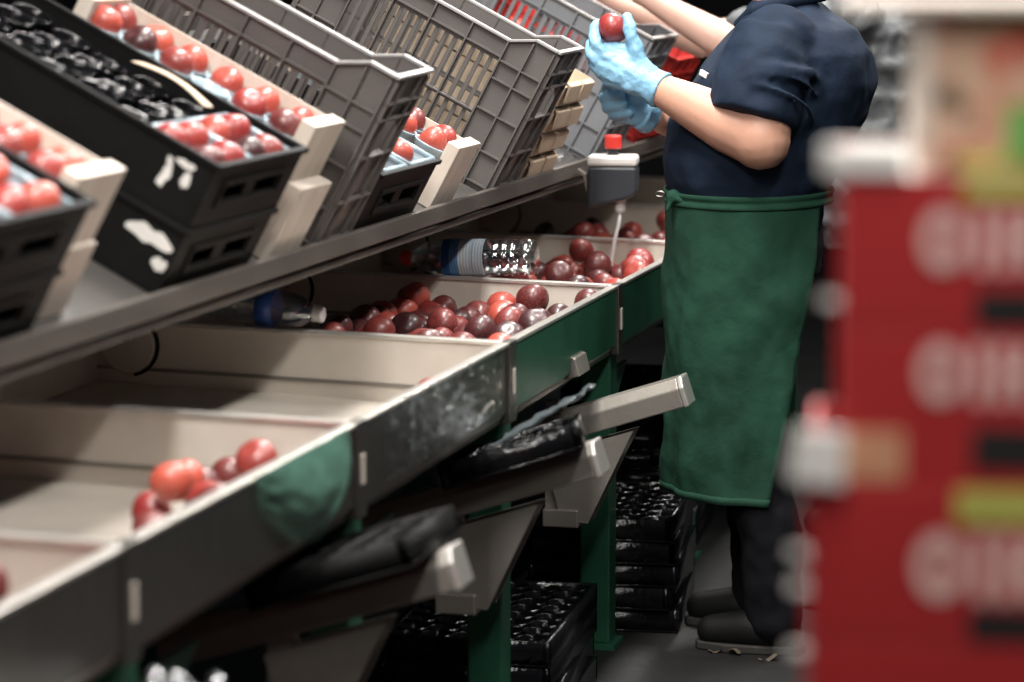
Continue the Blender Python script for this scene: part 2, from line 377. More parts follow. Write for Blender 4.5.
def pile(n, x0, x1, y0, y1, zfn, label, group, r=.036, zmax=9, seed=1, bright=.3):
    rnd = random.Random(seed); P = []; tries = 0
    while len(P) < n and tries < n*40:
        tries += 1; best = None
        for k in range(6):
            x = rnd.uniform(x0, x1); y = rnd.uniform(y0, y1); z = zfn(x, y)+r
            for q in P:
                d2 = (x-q[0])**2+(y-q[1])**2
                if d2 < (2*r)**2: z = max(z, q[2]+math.sqrt(max(0,(1.96*r)**2-d2)))
            if best is None or z < best[2]: best = (x, y, z)
        if best[2]+r > zmax: continue
        P.append(best); fruit(best, r*.985, label, group, FM2 if rnd.random() < bright else FM1)
    return P
def binfloor(x, y): return .712 + .028*(x/XB) + .002
pile(16, -.30, -.05, 2.85, 3.21, lambda x, y: binfloor(x, y)+.015, 'nectarine in the bin before the green bag', 'nectarines in the nearest bin', seed=3)
pile(15, -.24, -.05, 3.72, 4.17, lambda x, y: binfloor(x, y)+.005, 'nectarine lying against the steel front with the green bag', 'nectarines in the bin with the green bag', seed=4, bright=.3)
fruit((-.36, 3.55, binfloor(-.36,0)+.036), .036, 'lone dark nectarine on the bare floor of the bin with the green bag', None)
fruit((-.055, 5.02, binfloor(0,0)+.036), .036, 'single orange nectarine left in the almost empty bin behind clear film', None, FM2)
fruit((-.13, 5.10, binfloor(-.13,0)+.036), .034, 'dark red nectarine in the corner of the almost empty bin', None)
pile(60, -.50, -.05, 5.26, 6.10, lambda x, y: binfloor(x, y)+.02, 'nectarine in the pile below the bottle with red cap', 'nectarines in the bin below the red-capped bottle', seed=5, bright=.22, zmax=.858, r=.0385)
pile(60, -.60, -.05, 6.24, 7.06, lambda x, y: binfloor(x, y)+.02, 'nectarine in the heap between red-capped bottle and green apron', 'nectarines in the bin beside the worker', seed=6, bright=.2, zmax=.868, r=.037)
pile(42, -.72, -.05, 7.19, 8.02, lambda x, y: binfloor(x, y)+.02, 'nectarine heaped in the bin under the dark control box', 'nectarines in the bin under the control box', seed=8, bright=.15, zmax=.90)
pile(10, -.40, -.05, 8.15, 8.95, lambda x, y: binfloor(x, y)+.02, 'nectarine in the far bin beyond the control box', 'nectarines in the far bin', seed=9, zmax=.90)

# ------------------------------------------------------------------ plastic crates
def crate(u, y, label, pm, rm, W=.26, L=.60, H=.34, yaw=0, slotw=.0235):
    t = thing('plastic_crate', label, 'crate', mat=shelf_mat(u, y, 0, yaw), group='plastic crates on the sloping shelf')
    E = .11; hz = H/.34
    lev = [0, .03*hz, .150*hz, .162*hz, .285*hz, H]
    sl1 = MB().box(-slotw*.20, slotw*.20, -.0016, .0016, lev[1]-.002, lev[2]+.002).mesh('slat'); sl1.materials.append(pm)
    sl2 = MB().box(-slotw*.20, slotw*.20, -.0016, .0016, lev[3]-.002, lev[4]+.002).mesh('slat'); sl2.materials.append(pm)
    top = [(0,H+.03),(.055,H+.03),(E,H),(L-E,H),(L-.055,H+.03),(L,H+.03)]
    for s in (1, -1):
        yw = s*(W/2-.012)
        m = MB()
        def b(u0, u1, n0, n1, th=.0016, out=0):
            a, c = sorted((yw-s*th, yw+s*(th+out))); m.box(u0, u1, a, c, n0, n1)
        b(E, L-E, lev[0], lev[1]); b(E, L-E, lev[2], lev[3]); b(E, L-E, lev[4], H)
        for u0, u1, pr in ((0, E, top[:3]), (L-E, L, top[3:])):
            a, c = sorted((yw-s*.0016, yw+s*.0016))
            m.prism([(u0,0)] + [(u1,0)] + [(q[0], q[1]) for q in pr[::-1]], 1, a, c)
        for n0 in (.012, lev[2]+.006, lev[4]+.01): b(E, L-E, n0, n0+.004, out=.010)
        for u0 in (.002, .055, E, L-E-.004, L-.055, L-.006): b(u0, u0+.004, .0, H-.004 if .1 < u0 < L-.112 else H+.02, out=.011)
        for n0 in (.012, .085*hz, .17*hz, .245*hz, .288*hz):
            b(.002, E, n0, n0+.004, out=.010); b(L-E, L-.002, n0, n0+.004, out=.010)
        np_ = 4; pw = (L-2*E)/np_
        for k in range(1, np_): b(E+k*pw-.002, E+k*pw+.002, 0, H-.004, out=.011)
        sp = m.build('side_panel', pm, t)
        for k in range(np_):
            ns = int(pw/slotw)
            for j in range(ns):
                uu = E+k*pw+pw*(j+.5)/ns
                for me in (sl1, sl2):
                    o = link('slat', me, pm, sp); o.location = (uu + (pw/ns)/2 if j < ns-1 else uu + (pw/ns)*.5, yw, 0)
        m = MB()                               # lip along the top, paler on the grey crates
        for q in range(5):
            p0, p1 = top[q], top[q+1]
            m.prism([(p0[0],p0[1]-.004),(p1[0],p1[1]-.004),(p1[0],p1[1]+.003),(p0[0],p0[1]+.003)], 1, *sorted((yw-s*.003, yw+s*.012)))
        m.build('rim', rm, t, bevel=.0015)
    for u0, u1 in ((0, .0035), (L-.0035, L)):
        so = -1 if u0 == 0 else 1
        m = MB(); hw = W/2-.0105; a, c = u0, u1
        m.box(a, c, -hw, hw, 0, .20*hz); m.box(a, c, -hw, -.055, .20*hz, .27*hz); m.box(a, c, .055, hw, .20*hz, .27*hz); m.box(a, c, -hw, hw, .27*hz, H+.03)
        for yy in (-hw, -.06, .056, hw-.004): m.box(*sorted((u0 if so<0 else u1, (u0 if so<0 else u1)+so*.009)), yy, yy+.004, 0, H+.02)
        for nn in (.012, .10*hz, .195*hz, .275*hz, .31*hz): m.box(*sorted((u0 if so<0 else u1, (u0 if so<0 else u1)+so*.009)), -hw, hw, nn, nn+.004)
        m.build('end_panel', pm, t)
        MB().box(min(u0,u0+so*.009) , max(u1, u1+so*.009), -W/2+.002, W/2-.002, H+.026, H+.033).build('rim', rm, t, bevel=.0015)
    m = MB(); m.box(0, L, -W/2+.012, W/2-.012, 0, .004)
    m.build('base', pm, t)
    return t
crate(.012, 5.045, 'grey plastic crate with pale rim between wooden boxes and small black tray', M['crate'], M['crate_rim'], W=.25, yaw=2)
crate(.012, 6.30, 'grey plastic crate with long slotted side in front of the cardboard trays', M['crate'], M['crate_rim'], W=.26, yaw=1)
crate(.012, 7.37, 'lighter grey plastic crate of nectarines behind the gloved hands', M['crate2'], M['crate_rim'], W=.34)
crate(.03, 8.02, 'red plastic crate of nectarines beyond the lighter grey crate', M['red_plastic'], M['red_plastic'], W=.36, H=.24)
def fill(u0, u1, y0, y1, n0, nmax, count, label, group, seed, bright=.7, r=.035):
    rnd = random.Random(seed); P = []; tr = 0
    while len(P) < count and tr < count*60:
        tr += 1; best = None
        for k in range(6):
            u = rnd.uniform(u0, u1); y = rnd.uniform(y0, y1); z = n0+r
            for q in P:
                d2 = (u-q[0])**2+(y-q[1])**2
                if d2 < (2*r)**2: z = max(z, q[2]+math.sqrt(max(0,(1.96*r)**2-d2)))
            if best is None or z < best[2]: best = (u, y, z)
        if best[2]+r > nmax: continue
        P.append(best); fruit(SO+AX*best[0]+NX*best[2]+Vector((0,best[1],0)), r*.985, label, group, FM2 if rnd.random() < bright else FM1)
fill(.07, .55, 7.27, 7.47, .004, .30, 34, 'nectarine inside the lighter grey crate behind the gloved hands', 'nectarines in the lighter grey crate', 21)
fill(.08, .58, 7.90, 8.14, .004, .25, 26, 'nectarine inside the red plastic crate', 'nectarines in the red crate', 22)
fill(.05, .56, 4.97, 5.12, .004, .20, 18, 'nectarine inside the grey crate beside the stacked wooden boxes', 'nectarines in the grey crate by the wooden boxes', 23)

# ------------------------------------------------------------------ wooden boxes
def wood_box(u, y, n, H, label, W=.17, L=.50):
    t = thing('wooden_box', label, 'box', mat=shelf_mat(u, y, n), group='wooden fruit boxes on the shelf')
    for u0 in (0, L-.03): MB().box(u0, u0+.03, -W/2, W/2, 0, H).build('end_board', M['wood'], t, bevel=.002)
    for s in (-1, 1):
        for n0, n1 in (((.012, H*.42),) if s > 0 else ((.012, H*.42), (H*.52, H*.93))):
            MB().box(.03, L-.03, *sorted((s*(W/2-.001), s*(W/2-.006))), n0, n1).build('side_slat', M['wood'], t)
    for k in range(3):
        yy = -W/2+.012+k*(W-.024)/3; MB().box(.03, L-.03, yy+.002, yy+(W-.024)/3-.002, .002, .007).build('bottom_slat', M['wood'], t)
    return t
wood_box(.040, 3.785, 0, .122, 'lower wooden fruit box of the stack beside the nearest black box')
wood_box(.048, 3.785, .122, .122, 'upper wooden fruit box of nectarines beside the nearest black box')
wood_box(.012, 4.785, 0, .150, 'lower wooden fruit box of the stack beside the black box with white print')
wood_box(.040, 4.785, .150, .112, 'upper wooden fruit box of nectarines beside the black box with white print')
wood_box(.018, 5.835, 0, .150, 'single wooden fruit box next to the small black tray')
def cushioned(u0, u1, y, n, rows, dy, label, group, tray_label, seed, step=.078, bright=.75):
    rnd = random.Random(seed); m = MB(); k = 0; u = u0
    while u < u1:
        for j in range(rows):
            yy = (j-(rows-1)/2)*dy
            Mx = Matrix.Translation((u, yy, 0)); m.lathe([(.002,-.002),(.022,.0),(.034,.016),(.0385,.030),(.0395,.034),(.036,.030),(.030,.014),(.002,.004)], 14, Mx)
            if rnd.random() < .93:
                p = SO + AX*u + NX*(n+.004+.038) + Vector((0, y-yy, 0)); fruit(p, .0335, label, group, FM2 if rnd.random() < bright else FM1)
        u += step
    o = m.build('cell_tray', M['paleblue'], None, True); o.matrix_world = shelf_mat(0, y, n+.004); tag(o, tray_label, 'tray')
cushioned(.12, .49, 3.785, .168, 2, .074, 'nectarine in the upper wooden box beside the nearest black box', 'nectarines in the near wooden box', 'pale blue cell tray in the wooden box beside the nearest black box', 31)
cushioned(.105, .50, 4.785, .182, 2, .074, 'nectarine in the upper wooden box beside the black box with white print', 'nectarines in the printed-side wooden box', 'pale blue cell tray in the wooden box beside the grey crate with pale rim', 32)
cushioned(.09, .47, 5.835, .082, 2, .074, 'nectarine in the single wooden box next to the small black tray', 'nectarines in the single wooden box', 'pale blue cell tray in the single wooden box', 33)

# ------------------------------------------------------------------ black boxes
def black_box(u, y, n, W, L, H, label, group='black fruit boxes on the shelf'):
    t = thing('black_box', label, 'box', mat=shelf_mat(u, y, n), group=group)
    k = M['black']
    MB().box(0, L, -W/2, W/2, 0, .006).build('base', k, t)
    for s in (-1, 1):
        MB().box(.004, L-.004, *sorted((s*W/2, s*(W/2-.005))), .006, H).build('side_panel', k, t, bevel=.0015)
    for u0, so in ((0, -1), (L-.006, 1)):
        m = MB(); hw = W/2; a, c = u0, u0+.006; h0, h1 = H*.40, H*.62
        m.box(a, c, -hw, hw, .006, h0); m.box(a, c, -hw, hw, h1, H)
        edges = [-hw, -hw*.62, -hw*.12, hw*.12, hw*.62, hw]
        for q in (0, 2, 4): m.box(a, c, edges[q], edges[q+1], h0, h1)
        e = m.build('end_panel', k, t)
        f = MB(); xo = a-.004 if so < 0 else c; x1 = xo+.004     # raised frame round the hand holes
        f.box(xo, x1, -hw*.7, hw*.7, h0-.012, h0-.003); f.box(xo, x1, -hw*.7, hw*.7, h1+.003, h1+.012)
        f.box(xo, x1, -hw*.7, -hw*.66, h0-.003, h1+.003); f.box(xo, x1, hw*.66, hw*.7, h0-.003, h1+.003)
        f.build('handle_frame', M['black'], e)
    m = MB()
    m.box(-.006, L+.006, -W/2-.006, -W/2+.006, H-.008, H+.002); m.box(-.006, L+.006, W/2-.006, W/2+.006, H-.008, H+.002)
    m.box(-.006, .006, -W/2+.006, W/2-.006, H-.008, H+.002); m.box(L-.006, L+.006, -W/2+.006, W/2-.006, H-.008, H+.002)
    m.build('rim', M['black'], t, bevel=.002)
    return t
def blob(cx, cy, r, seed, sx=1, sy=1):        # outline of a patch of print
    rnd = random.Random(seed); ph = [rnd.uniform(0, 6.28) for _ in range(3)]
    return [(cx + sx*r*(1+.25*math.sin(2*a+ph[0])+.18*math.sin(3*a+ph[1]))*math.cos(a), cy + sy*r*(1+.25*math.sin(2*a+ph[0])+.18*math.sin(5*a+ph[2]))*math.sin(a)) for a in [2*math.pi*k/26 for k in range(26)]]
def printed(t, W, blobs):
    for k, (cx, cy, r, sx, sy) in enumerate(blobs):
        MB().prism(blob(cx, cy, r, k+3, sx, sy), 1, W/2+.0003, W/2+.0010).build('white_print', M['print'], t)
black_box(.014, 3.47, 0, .44, .58, .112, 'lower nearest black box of the stack at the shelf start')
black_box(.014, 3.47, .114, .44, .58, .112, 'upper nearest black box full of nectarines at the shelf start')
bl = black_box(.014, 4.39, 0, .42, .60, .122, 'lower black box with white print under the box of glossy cells')
bu = black_box(.014, 4.39, .124, .42, .60, .118, 'upper black box with white print holding glossy black cells')
printed(bl, .42, [(.055,.085,.022,1.6,.75), (.018,.05,.011,1,1.2)])
printed(bu, .42, [(.040,.070,.009,.7,1.9), (.050,.092,.009,1.6,.8), (.075,.060,.012,.8,1.5), (.078,.085,.006,1,1)])
bt = black_box(.012, 5.39, 0, .40, .52, .138, 'small black tray box beside the single wooden box')
def black_cells(u, y, n, L, W, label, step=.075, d=.05):
    m = MB(); nu = int(L/step); nw = int(W/step)
    for i in range(nu):
        for j in range(nw):
            m.lathe([(.003,-d),(.022,-d+.002),(.031,-.012),(.0345,0),(.0365,.002),(.0365,-.003),(.033,-.016),(.024,-d),(.003,-d-.002)], 12, Matrix.Translation(((i+.5)*L/nu, (j+.5)*W/nw-W/2, random.uniform(-.004,.004))) @ Matrix.Rotation(random.uniform(-.12,.12), 4, 'X'))
    o = m.build('cell_tray', M['blackgloss'], None, True); o.matrix_world = shelf_mat(u, y, n); return tag(o, label, 'tray')
black_cells(.17, 4.39, .214, .42, .40, 'glossy black cell tray in the box with white print')
black_cells(.22, 3.47, .20, .36, .42, 'glossy black cell tray in the nearest black box')
black_cells(.13, 5.39, .110, .38, .38, 'glossy black cell tray in the small black tray box')
def punnet(u, y, n, lu, wy, label, group, nf, seed, h=.05):
    t = thing('punnet', label, 'punnet', mat=shelf_mat(u, y, n), group=group)
    m = MB(); a = .012
    ringb = [(a,-wy/2+a),(lu-a,-wy/2+a),(lu-a,wy/2-a),(a,wy/2-a)]; ringt = [(0,-wy/2),(lu,-wy/2),(lu,wy/2),(0,wy/2)]
    vs = [(x,yy,.002) for x, yy in ringb]+[(x,yy,h) for x, yy in ringt]
    m.add(vs, [(0,3,2,1)]+[(i,(i+1)%4,4+(i+1)%4,4+i) for i in range(4)])
    m.build('tray', M['paleblue'], t, solid=.001)
    m = MB(); z = h
    pts = [(0,-wy/2,z),(lu,-wy/2,z),(lu,wy/2,z),(0,wy/2,z)]
    for i in range(4): m.tube([pts[i], pts[(i+1)%4]], .0055, 8)
    m.build('rim', M['paleblue'], t, True)
    k = int(math.sqrt(nf)); rnd = random.Random(seed)
    for i in range(k):
        for j in range(k):
            p = SO + AX*(u+lu*(i+.5)/k) + NX*(n+.042) + Vector((0, y-((j+.5)/k-.5)*wy, 0))
            fruit(p, .033, 'nectarine in a pale blue punnet, '+group, 'nectarines '+group, FM2 if rnd.random() < .8 else FM1)
punnet(.022, 4.39-.099, .176, .14, .19, 'pale blue plastic punnet of nectarines in the box with white print', 'in the printed black box', 4, 1)
punnet(.022, 4.39+.099, .176, .14, .19, 'pale blue plastic punnet of nectarines in the box with white print', 'in the printed black box', 4, 2)
punnet(.022, 3.47-.104, .160, .17, .20, 'pale blue plastic punnet of nectarines in the nearest black box', 'in the nearest black box', 4, 3)
punnet(.022, 3.47+.104, .160, .17, .20, 'pale blue plastic punnet of nectarines in the nearest black box', 'in the nearest black box', 4, 4)
punnet(.020, 5.39+.095, .088, .10, .17, 'pale plastic punnet of nectarines in the small black tray box', 'in the small black tray box', 1, 5)
punnet(.020, 5.39-.095, .088, .10, .15, 'pale plastic punnet of nectarines in the small black tray box', 'in the small black tray box', 1, 6)
# pale strip lying in the printed black box
o = MB().sheet(lambda a, b: Vector((a*.17, (b-.5)*(.034-.010*math.sin(a*4)), .010*math.sin(a*3.4))), 14, 3).build('cardboard_strip', M['card'], None, True, solid=.003, sub=1)
o.matrix_world = shelf_mat(.17, 4.50, .242, -12); tag(o, 'curved pale cardboard strip lying across the glossy black cells', 'strip')

# ------------------------------------------------------------------ cardboard trays
for k in range(4):
    n0 = k*.068
    t = thing('cardboard_tray', ['bottom cardboard tray of the stack behind the grey crate', 'second cardboard tray from the bottom of the stack', 'third cardboard tray from the bottom of the stack', 'topmost open cardboard tray of the stack behind the grey crate'][k], 'tray', mat=shelf_mat(.014+.004*(k%2), 6.63, n0), group='stacked cardboard trays')
    W, L, H = .26, .50, .066
    MB().box(0, L, -W/2, W/2, 0, .004).build('base', M['card'], t)
    for s in (-1, 1): MB().box(.004, L-.004, *sorted((s*W/2, s*(W/2-.004))), .004, H-.002).build('side_panel', M['card'], t)
    for u0 in (0, L-.005): MB().box(u0, u0+.005, -W/2, W/2, .004, H-.014).build('end_panel', M['card'], t)
    MB().prism([(-.010,H-.006),(.004,H-.002),(.006,H-.006),(-.004,H-.014),(-.010,H-.050),(-.014,H-.050)], 1, W/2-.125, W/2-.004).build('folded_flap', M['card'], t, bevel=.002)
    MB().prism([(-.010,H-.006),(.004,H-.002),(.006,H-.006),(-.004,H-.014),(-.010,H-.050),(-.014,H-.050)], 1, -W/2+.004, -W/2+.118).build('folded_flap', M['card'], t, bevel=.002)
# crumpled clear wrap on the shelf past the cardboard
m = MB(); rnd = random.Random(4)
m.sheet(lambda a, b: SO + AX*(.02+a*.16) + NX*(.012+.022*abs(noise.noise(Vector((a*7, b*7, 3))))+.02*math.sin(a*3.14)*math.sin(b*3.14)) + Vector((0, 6.82+b*.28, 0)), 16, 16)
tag(m.build('plastic_wrap', M['film'], None, False), 'crumpled clear plastic wrap on the shelf beyond the cardboard trays', 'wrap')

# ------------------------------------------------------------------ bottles
def bottle(p, d, label, cap, lab=True, L=.31, r=.043, roll=0):
    d = Vector(d).normalized(); a = d.cross(Vector((0,0,1))).normalized(); b = a.cross(d)
    t = thing('water_bottle', label, 'bottle', mat=Matrix.Translation(p) @ Matrix((a, b, d)).transposed().to_4x4() @ Matrix.Rotation(R(roll), 4, 'Z'))
    s = L/.31; pr = [(.0,.008),(.03,.004),(.040,.010),(r,.022)]
    z = .03
    while z < .112: pr += [(r,z),(r,z+.009),(r-.0025,z+.013),(r-.0025,z+.016)]; z += .02
    pr += [(r-.001,.115),(r-.001,.215),(r,.220),(r-.001,.235),(r*.82,.262),(r*.5,.283),(.0145,.290),(.0145,.296)]
    MB().lathe([(q, zz*s) for q, zz in pr], 24).build('body', M['clear'], t, True)
    inner = [(max(q-.0016,.0005), zz*s+(.002 if k < 3 else 0)) for k, (q, zz) in enumerate(pr)]
    w = MB().lathe(inner, 24)
    Rm = (Matrix((a, b, d)).transposed())                       # water lies level: cut everything above the line
    lvl = .010
    w.v = [v if (Rm @ v).z < lvl else (Rm.inverted() @ Vector(((Rm @ v).x, (Rm @ v).y, lvl))) for v in w.v]
    w.build('water', M['water'], t, True)
    MB().lathe([(0,.292*s),(.0165,.292*s),(.0165,.312*s),(.015,.314*s),(0,.314*s)], 18).build('cap', cap, t)
    MB().lathe([(0,.286*s),(.0175,.286*s),(.0175,.290*s),(0,.290*s)], 18).build('neck_ring', M['clear'], t)
    if lab:
        m = MB(); n = 24; vs = []
        for zz in (.117, .213):
            for k in range(n): vs.append((( r+.0004)*math.cos(2*math.pi*k/n), (r+.0004)*math.sin(2*math.pi*k/n), zz*s))
        m.add(vs, [(k,(k+1)%n,n+(k+1)%n,n+k) for k in range(n)]); m.build('label', M['label'], t, True)
    return t
pb = at(538, 257, 6.20); pc = at(404, 258, 6.20)
bottle(pb, pc-pb, 'clear water bottle with red cap lying on the bin divider', M['red_cap'], L=(pc-pb).length)
pb = at(190, 296, 5.235); pc = at(302, 312, 5.235)
t = bottle(pb, pc-pb, 'clear bottle with blue band lying half under the shelf rail', M['white'], lab=False, L=.28, r=.038)
MB().lathe([(.0385,.150),(.0392,.150),(.0392,.185),(.0385,.185)], 24).build('blue_band', M['blue_cap'], t, True)

# ------------------------------------------------------------------ control box with red button
cb = at(613, 183, 6.95)
t = thing('control_box', 'dark grey control box with white lid and red push button', 'control box', cb, R(8))
m = MB(); m.prism([(-.066,-.064),(.052,-.034),(.064,-.018),(.064,.045),(-.062,.045)], 1, -.04, .04); m.build('housing', M['device'], t, bevel=.008)
MB().box(-.063, .064, -.043, .043, .045, .072).build('lid', M['white'], t, bevel=.008)
MB().lathe([(0,.072),(.014,.072),(.014,.088),(0,.088)], 16).build('button_collar', M['device'], t)
MB().lathe([(0,.088),(.020,.088),(.022,.092),(.022,.118),(.019,.122),(0,.122)], 20).build('red_button', M['red_cap'], t)
MB().prism([(-.062,-.050),(-.058,-.050),(-.068,.022),(-.088,.036),(-.090,.032),(-.074,.018)], 1, -.02, .02).build('mounting_bracket', M['steel_dull'], t)
MB().lathe([(0,-.075),(.010,-.075),(.014,-.068),(.014,-.046),(.018,-.044),(.018,-.033),(0,-.033)], 12, Matrix.Translation((.018,0,0))).build('cable_gland', M['white'], t)
MB().tube([(.018,0,-.07),(.016,0,-.10),(.006,.01,-.14),(-.004,.03,-.20),(-.01,.05,-.26)], .005, 8).build('cable', M['white'], t, True)

# ------------------------------------------------------------------ tray support arms
def arm(y, lab):
    t = thing('tray_support_arm', lab, 'bracket', (0, y, 0), 0, 'support arms under the bins')
    e = Vector((.215, 0, .655)); d = Vector((-1, 0, -.33)).normalized(); L = .52; up = Vector((-.33*-1, 0, 0))
    n = Vector((-.33, 0, 1)).normalized()
    X = Matrix.Translation(e) @ Matrix((d, Vector((0,-1,0)), n)).transposed().to_4x4()
    if X.determinant() < 0: pass
    m = MB(); m.prism([(-.038,-.03),(.038,-.03),(.038,.012),(.024,.034),(-.038,.034)], 0, .012, L)
    m.v = [X @ v for v in m.v]; m.build('beam', M['steel_dull'], t, bevel=.003)
    m = MB(); m.prism([(-.039,-.031),(.039,-.031),(.039,.013),(.025,.035),(-.039,.035)], 0, 0, .012); m.v = [X @ v for v in m.v]
    m.build('end_cap', M['rim'], t, bevel=.003)  # brighter steel than the beam, painting in the light on this end
    MB().prism([(.10,.565),(-.10,.50),(-.06,.36),(.0,.355)], 1, -.034, -.026).build('gusset_plate', M['steel_dull'], t)
    MB().prism([(.10,.565),(-.10,.50),(-.06,.36),(.0,.355)], 1, .026, .034).build('gusset_plate', M['steel_dull'], t)
    MB().box(-.10, -.02, -.045, .045, .345, .385).build('clamp_block', M['steel_dull'], t, bevel=.003)
    MB().box(-.10, -.06, -.02, .02, .385, .62).build('hanger', M['steel_dull'], t)
arm(3.13, 'steel tray arm under the nearest sorting bin')
arm(4.09, 'steel tray arm under the bin with the green bag')
arm(5.06, 'steel tray arm carrying a glossy black tray')
arm(5.90, 'empty steel tray arm with bright end in front of the green apron')
# short channel under the green bin front
p = at(562, 364, 5.75)
t = thing('steel_channel', 'short folded steel channel under the green bin front', 'channel', p)
m = MB(); m.prism([(-.045,-.03),(.045,-.03),(.045,.010),(.025,.022),(-.045,.022)], 1, -.05, .05); m.v = [Matrix.Rotation(R(-14), 4, 'Y') @ Vector((v.x, v.y, v.z)) for v in m.v]
m.build('body', M['steel_dull'], t, bevel=.003)
MB().box(-.20, -.04, -.03, .03, -.05, -.02).build('mounting_plate', M['steel_dull'], t)

# ------------------------------------------------------------------ glossy black trays
def cell_mesh(nx, ny, step, d, seed):
    rnd = random.Random(seed); m = MB(); W, L = nx*step, ny*step
    m.box(-W/2-.012, W/2+.012, -L/2-.012, L/2+.012, -d-.004, -d)
    for i in range(nx):
        for j in range(ny):
            m.lathe([(.004,-d),(step*.30,-d+.002),(step*.42,-.014),(step*.49,.0),(step*.51,.003),(step*.50,-.004),(step*.40,-.02),(step*.3,-d),(.004,-d-.003)], 12, Matrix.Translation(((i+.5)*step-W/2, (j+.5)*step-L/2, rnd.uniform(-.002,.002))))
    for s in (-1, 1):
        m.box(s*(W/2+.005)-.007, s*(W/2+.005)+.007, -L/2-.012, L/2+.012, -d, .006); m.box(-W/2-.012, W/2+.012, s*(L/2+.005)-.007, s*(L/2+.005)+.007, -d, .006)
    return m
m = cell_mesh(4, 3, .062, .035, 1)
o = m.build('punnet_tray', M['blackgloss'], None, True)
o.matrix_world = Matrix.Translation((.045, 5.03, .680)) @ Matrix.Rotation(R(-18), 4, 'Y') @ Matrix.Rotation(R(12), 4, 'Z'); tag(o, 'glossy black tray of round cells resting on a steel arm', 'tray')
m = MB().sheet(lambda a, b: Vector(((a-.5)*.17, (b-.5)*.22, .012*noise.noise(Vector((a*5,b*5,1)))+.02*a)), 14, 14)
o = m.build('foil_sheet', M['filmgloss'], None, True, solid=.002); o.matrix_world = Matrix.Translation((.115, 5.03, .727)) @ Matrix.Rotation(R(-24), 4, 'Y'); tag(o, 'crinkled shiny film sheet on the black tray over the steel arm', 'film')
o = cell_mesh(4, 4, .062, .035, 2).build('punnet_tray', M['black'], None, True)
o.matrix_world = Matrix.Translation((.04, 4.07, .679)) @ Matrix.Rotation(R(-18), 4, 'Y'); tag(o, 'dull black cell tray on the arm below the green bag', 'tray')

m = MB().sheet(lambda a, b: Vector(((a-.5)*.10, (b-.5)*.16, .03*noise.noise(Vector((a*4,b*4,7)))+.03*math.sin(a*3.1)*math.sin(b*3.1))), 16, 16)
o = m.build('foil_sheet', M['film'], None, True); o.matrix_world = Matrix.Translation((.08, 3.20, .66)) @ Matrix.Rotation(R(-18), 4, 'Y'); tag(o, 'crumpled clear film on the arm under the nearest bin', 'film')
def floor_stack(x, y, n, rz, nx, ny, lab, grp):
    base = cell_mesh(nx, ny, .066, .042, n).mesh('punnet_tray'); base.materials.append(M['blackgloss'])
    for k in range(n):
        o = link('punnet_tray', base, M['blackgloss'], None, True); o.location = (x+random.uniform(-.006,.006), y+random.uniform(-.006,.006), .048+k*.0545); o.rotation_euler = (0,0,R(rz)+random.uniform(-.03,.03))
        tag(o, ['bottom', 'second', 'third', 'fourth', 'fifth', 'sixth', 'seventh', 'eighth'][k]+lab if k < n-1 else 'topmost'+lab, 'tray', grp)
floor_stack(-.14, 5.60, 4, 4, 5, 8, ' glossy black cell tray of the floor stack between the green legs', 'floor stack between the green legs')
floor_stack(-.10, 6.56, 5, 5, 5, 7, ' glossy black cell tray of the floor stack beside the green apron', 'floor stack beside the green apron')
floor_stack(-.22, 7.46, 8, 3, 5, 7, ' glossy black cell tray of the floor stack behind the far green leg', 'floor stack behind the far leg')
floor_stack(-.25, 4.60, 4, 2, 5, 7, ' glossy black cell tray of the floor stack under the filmed bin', 'floor stack under the filmed bin')
floor_stack(-.05, 3.62, 5, 0, 5, 6, ' glossy black cell tray of the floor stack under the green bag', 'floor stack under the green bag')
rnd = random.Random(11)
for k in range(26):
    x, y = rnd.uniform(.15, .8), rnd.uniform(5.6, 8.0); s = rnd.uniform(.015, .04)
    o = MB().sheet(lambda a, b: Vector(((a-.5)*s*2.2*(1-.6*abs(b-.5)), (b-.5)*s, .004+.012*math.sin(a*3.1+k)*s/.03)), 6, 3).build('dry_leaf', M['litter'], None, True)
    o.location = (x, y, .004); o.rotation_euler = (0,0,rnd.uniform(0,6)); tag(o, 'scrap of dry leaf on the dark floor by the worker', 'leaf', 'leaf litter on the floor')

# ------------------------------------------------------------------ bag, film, cords
def bagfn(a, b):
    y = 3.73+.44*a; sag = max(0,math.sin(min(1,a**1.35)*math.pi))**.8; z = .852-(.135*b*(.35+.75*sag)); x = .006+.035*math.sin(b*math.pi)*sag+.012*noise.noise(Vector((a*8, b*5, 2)))*b+.003
    return Vector((x, y+.03*b*(.5-a), z))
tag(MB().sheet(bagfn, 30, 18).build('plastic_bag', M['bag'], None, True), 'green plastic bag hung over the steel bin front', 'bag')
def filmfn(a, b):
    return Vector((.012+.014*abs(noise.noise(Vector((a*9, b*6, 5))))+.004, 4.33+.74*a, .852-.12*b-.0*a))
tag(MB().sheet(filmfn, 40, 12).build('plastic_film', M['film'], None, False), 'clear crinkled film stretched over the steel bin front', 'film')
def cord(pts, lab):
    P = [Vector(p) for p in pts]; Q = []
    for i in range(len(P)-1):
        p0, p1, p2, p3 = P[max(i-1,0)], P[i], P[i+1], P[min(i+2,len(P)-1)]
        for k in range(6):
            s = k/6; Q.append(.5*((2*p1)+(-p0+p2)*s+(2*p0-5*p1+4*p2-p3)*s*s+(-p0+3*p1-3*p2+p3)*s**3))
    Q.append(P[-1]); tag(MB().tube(Q, .0045, 8).build('cord', M['cord'], None, True), lab, 'cord')
cord([at(581,352,5.80), at(572,366,5.78), at(556,385,5.72), at(538,397,5.66), at(518,403,5.55), at(505,402,5.42)], 'thin grey cord looping under the green bin front')
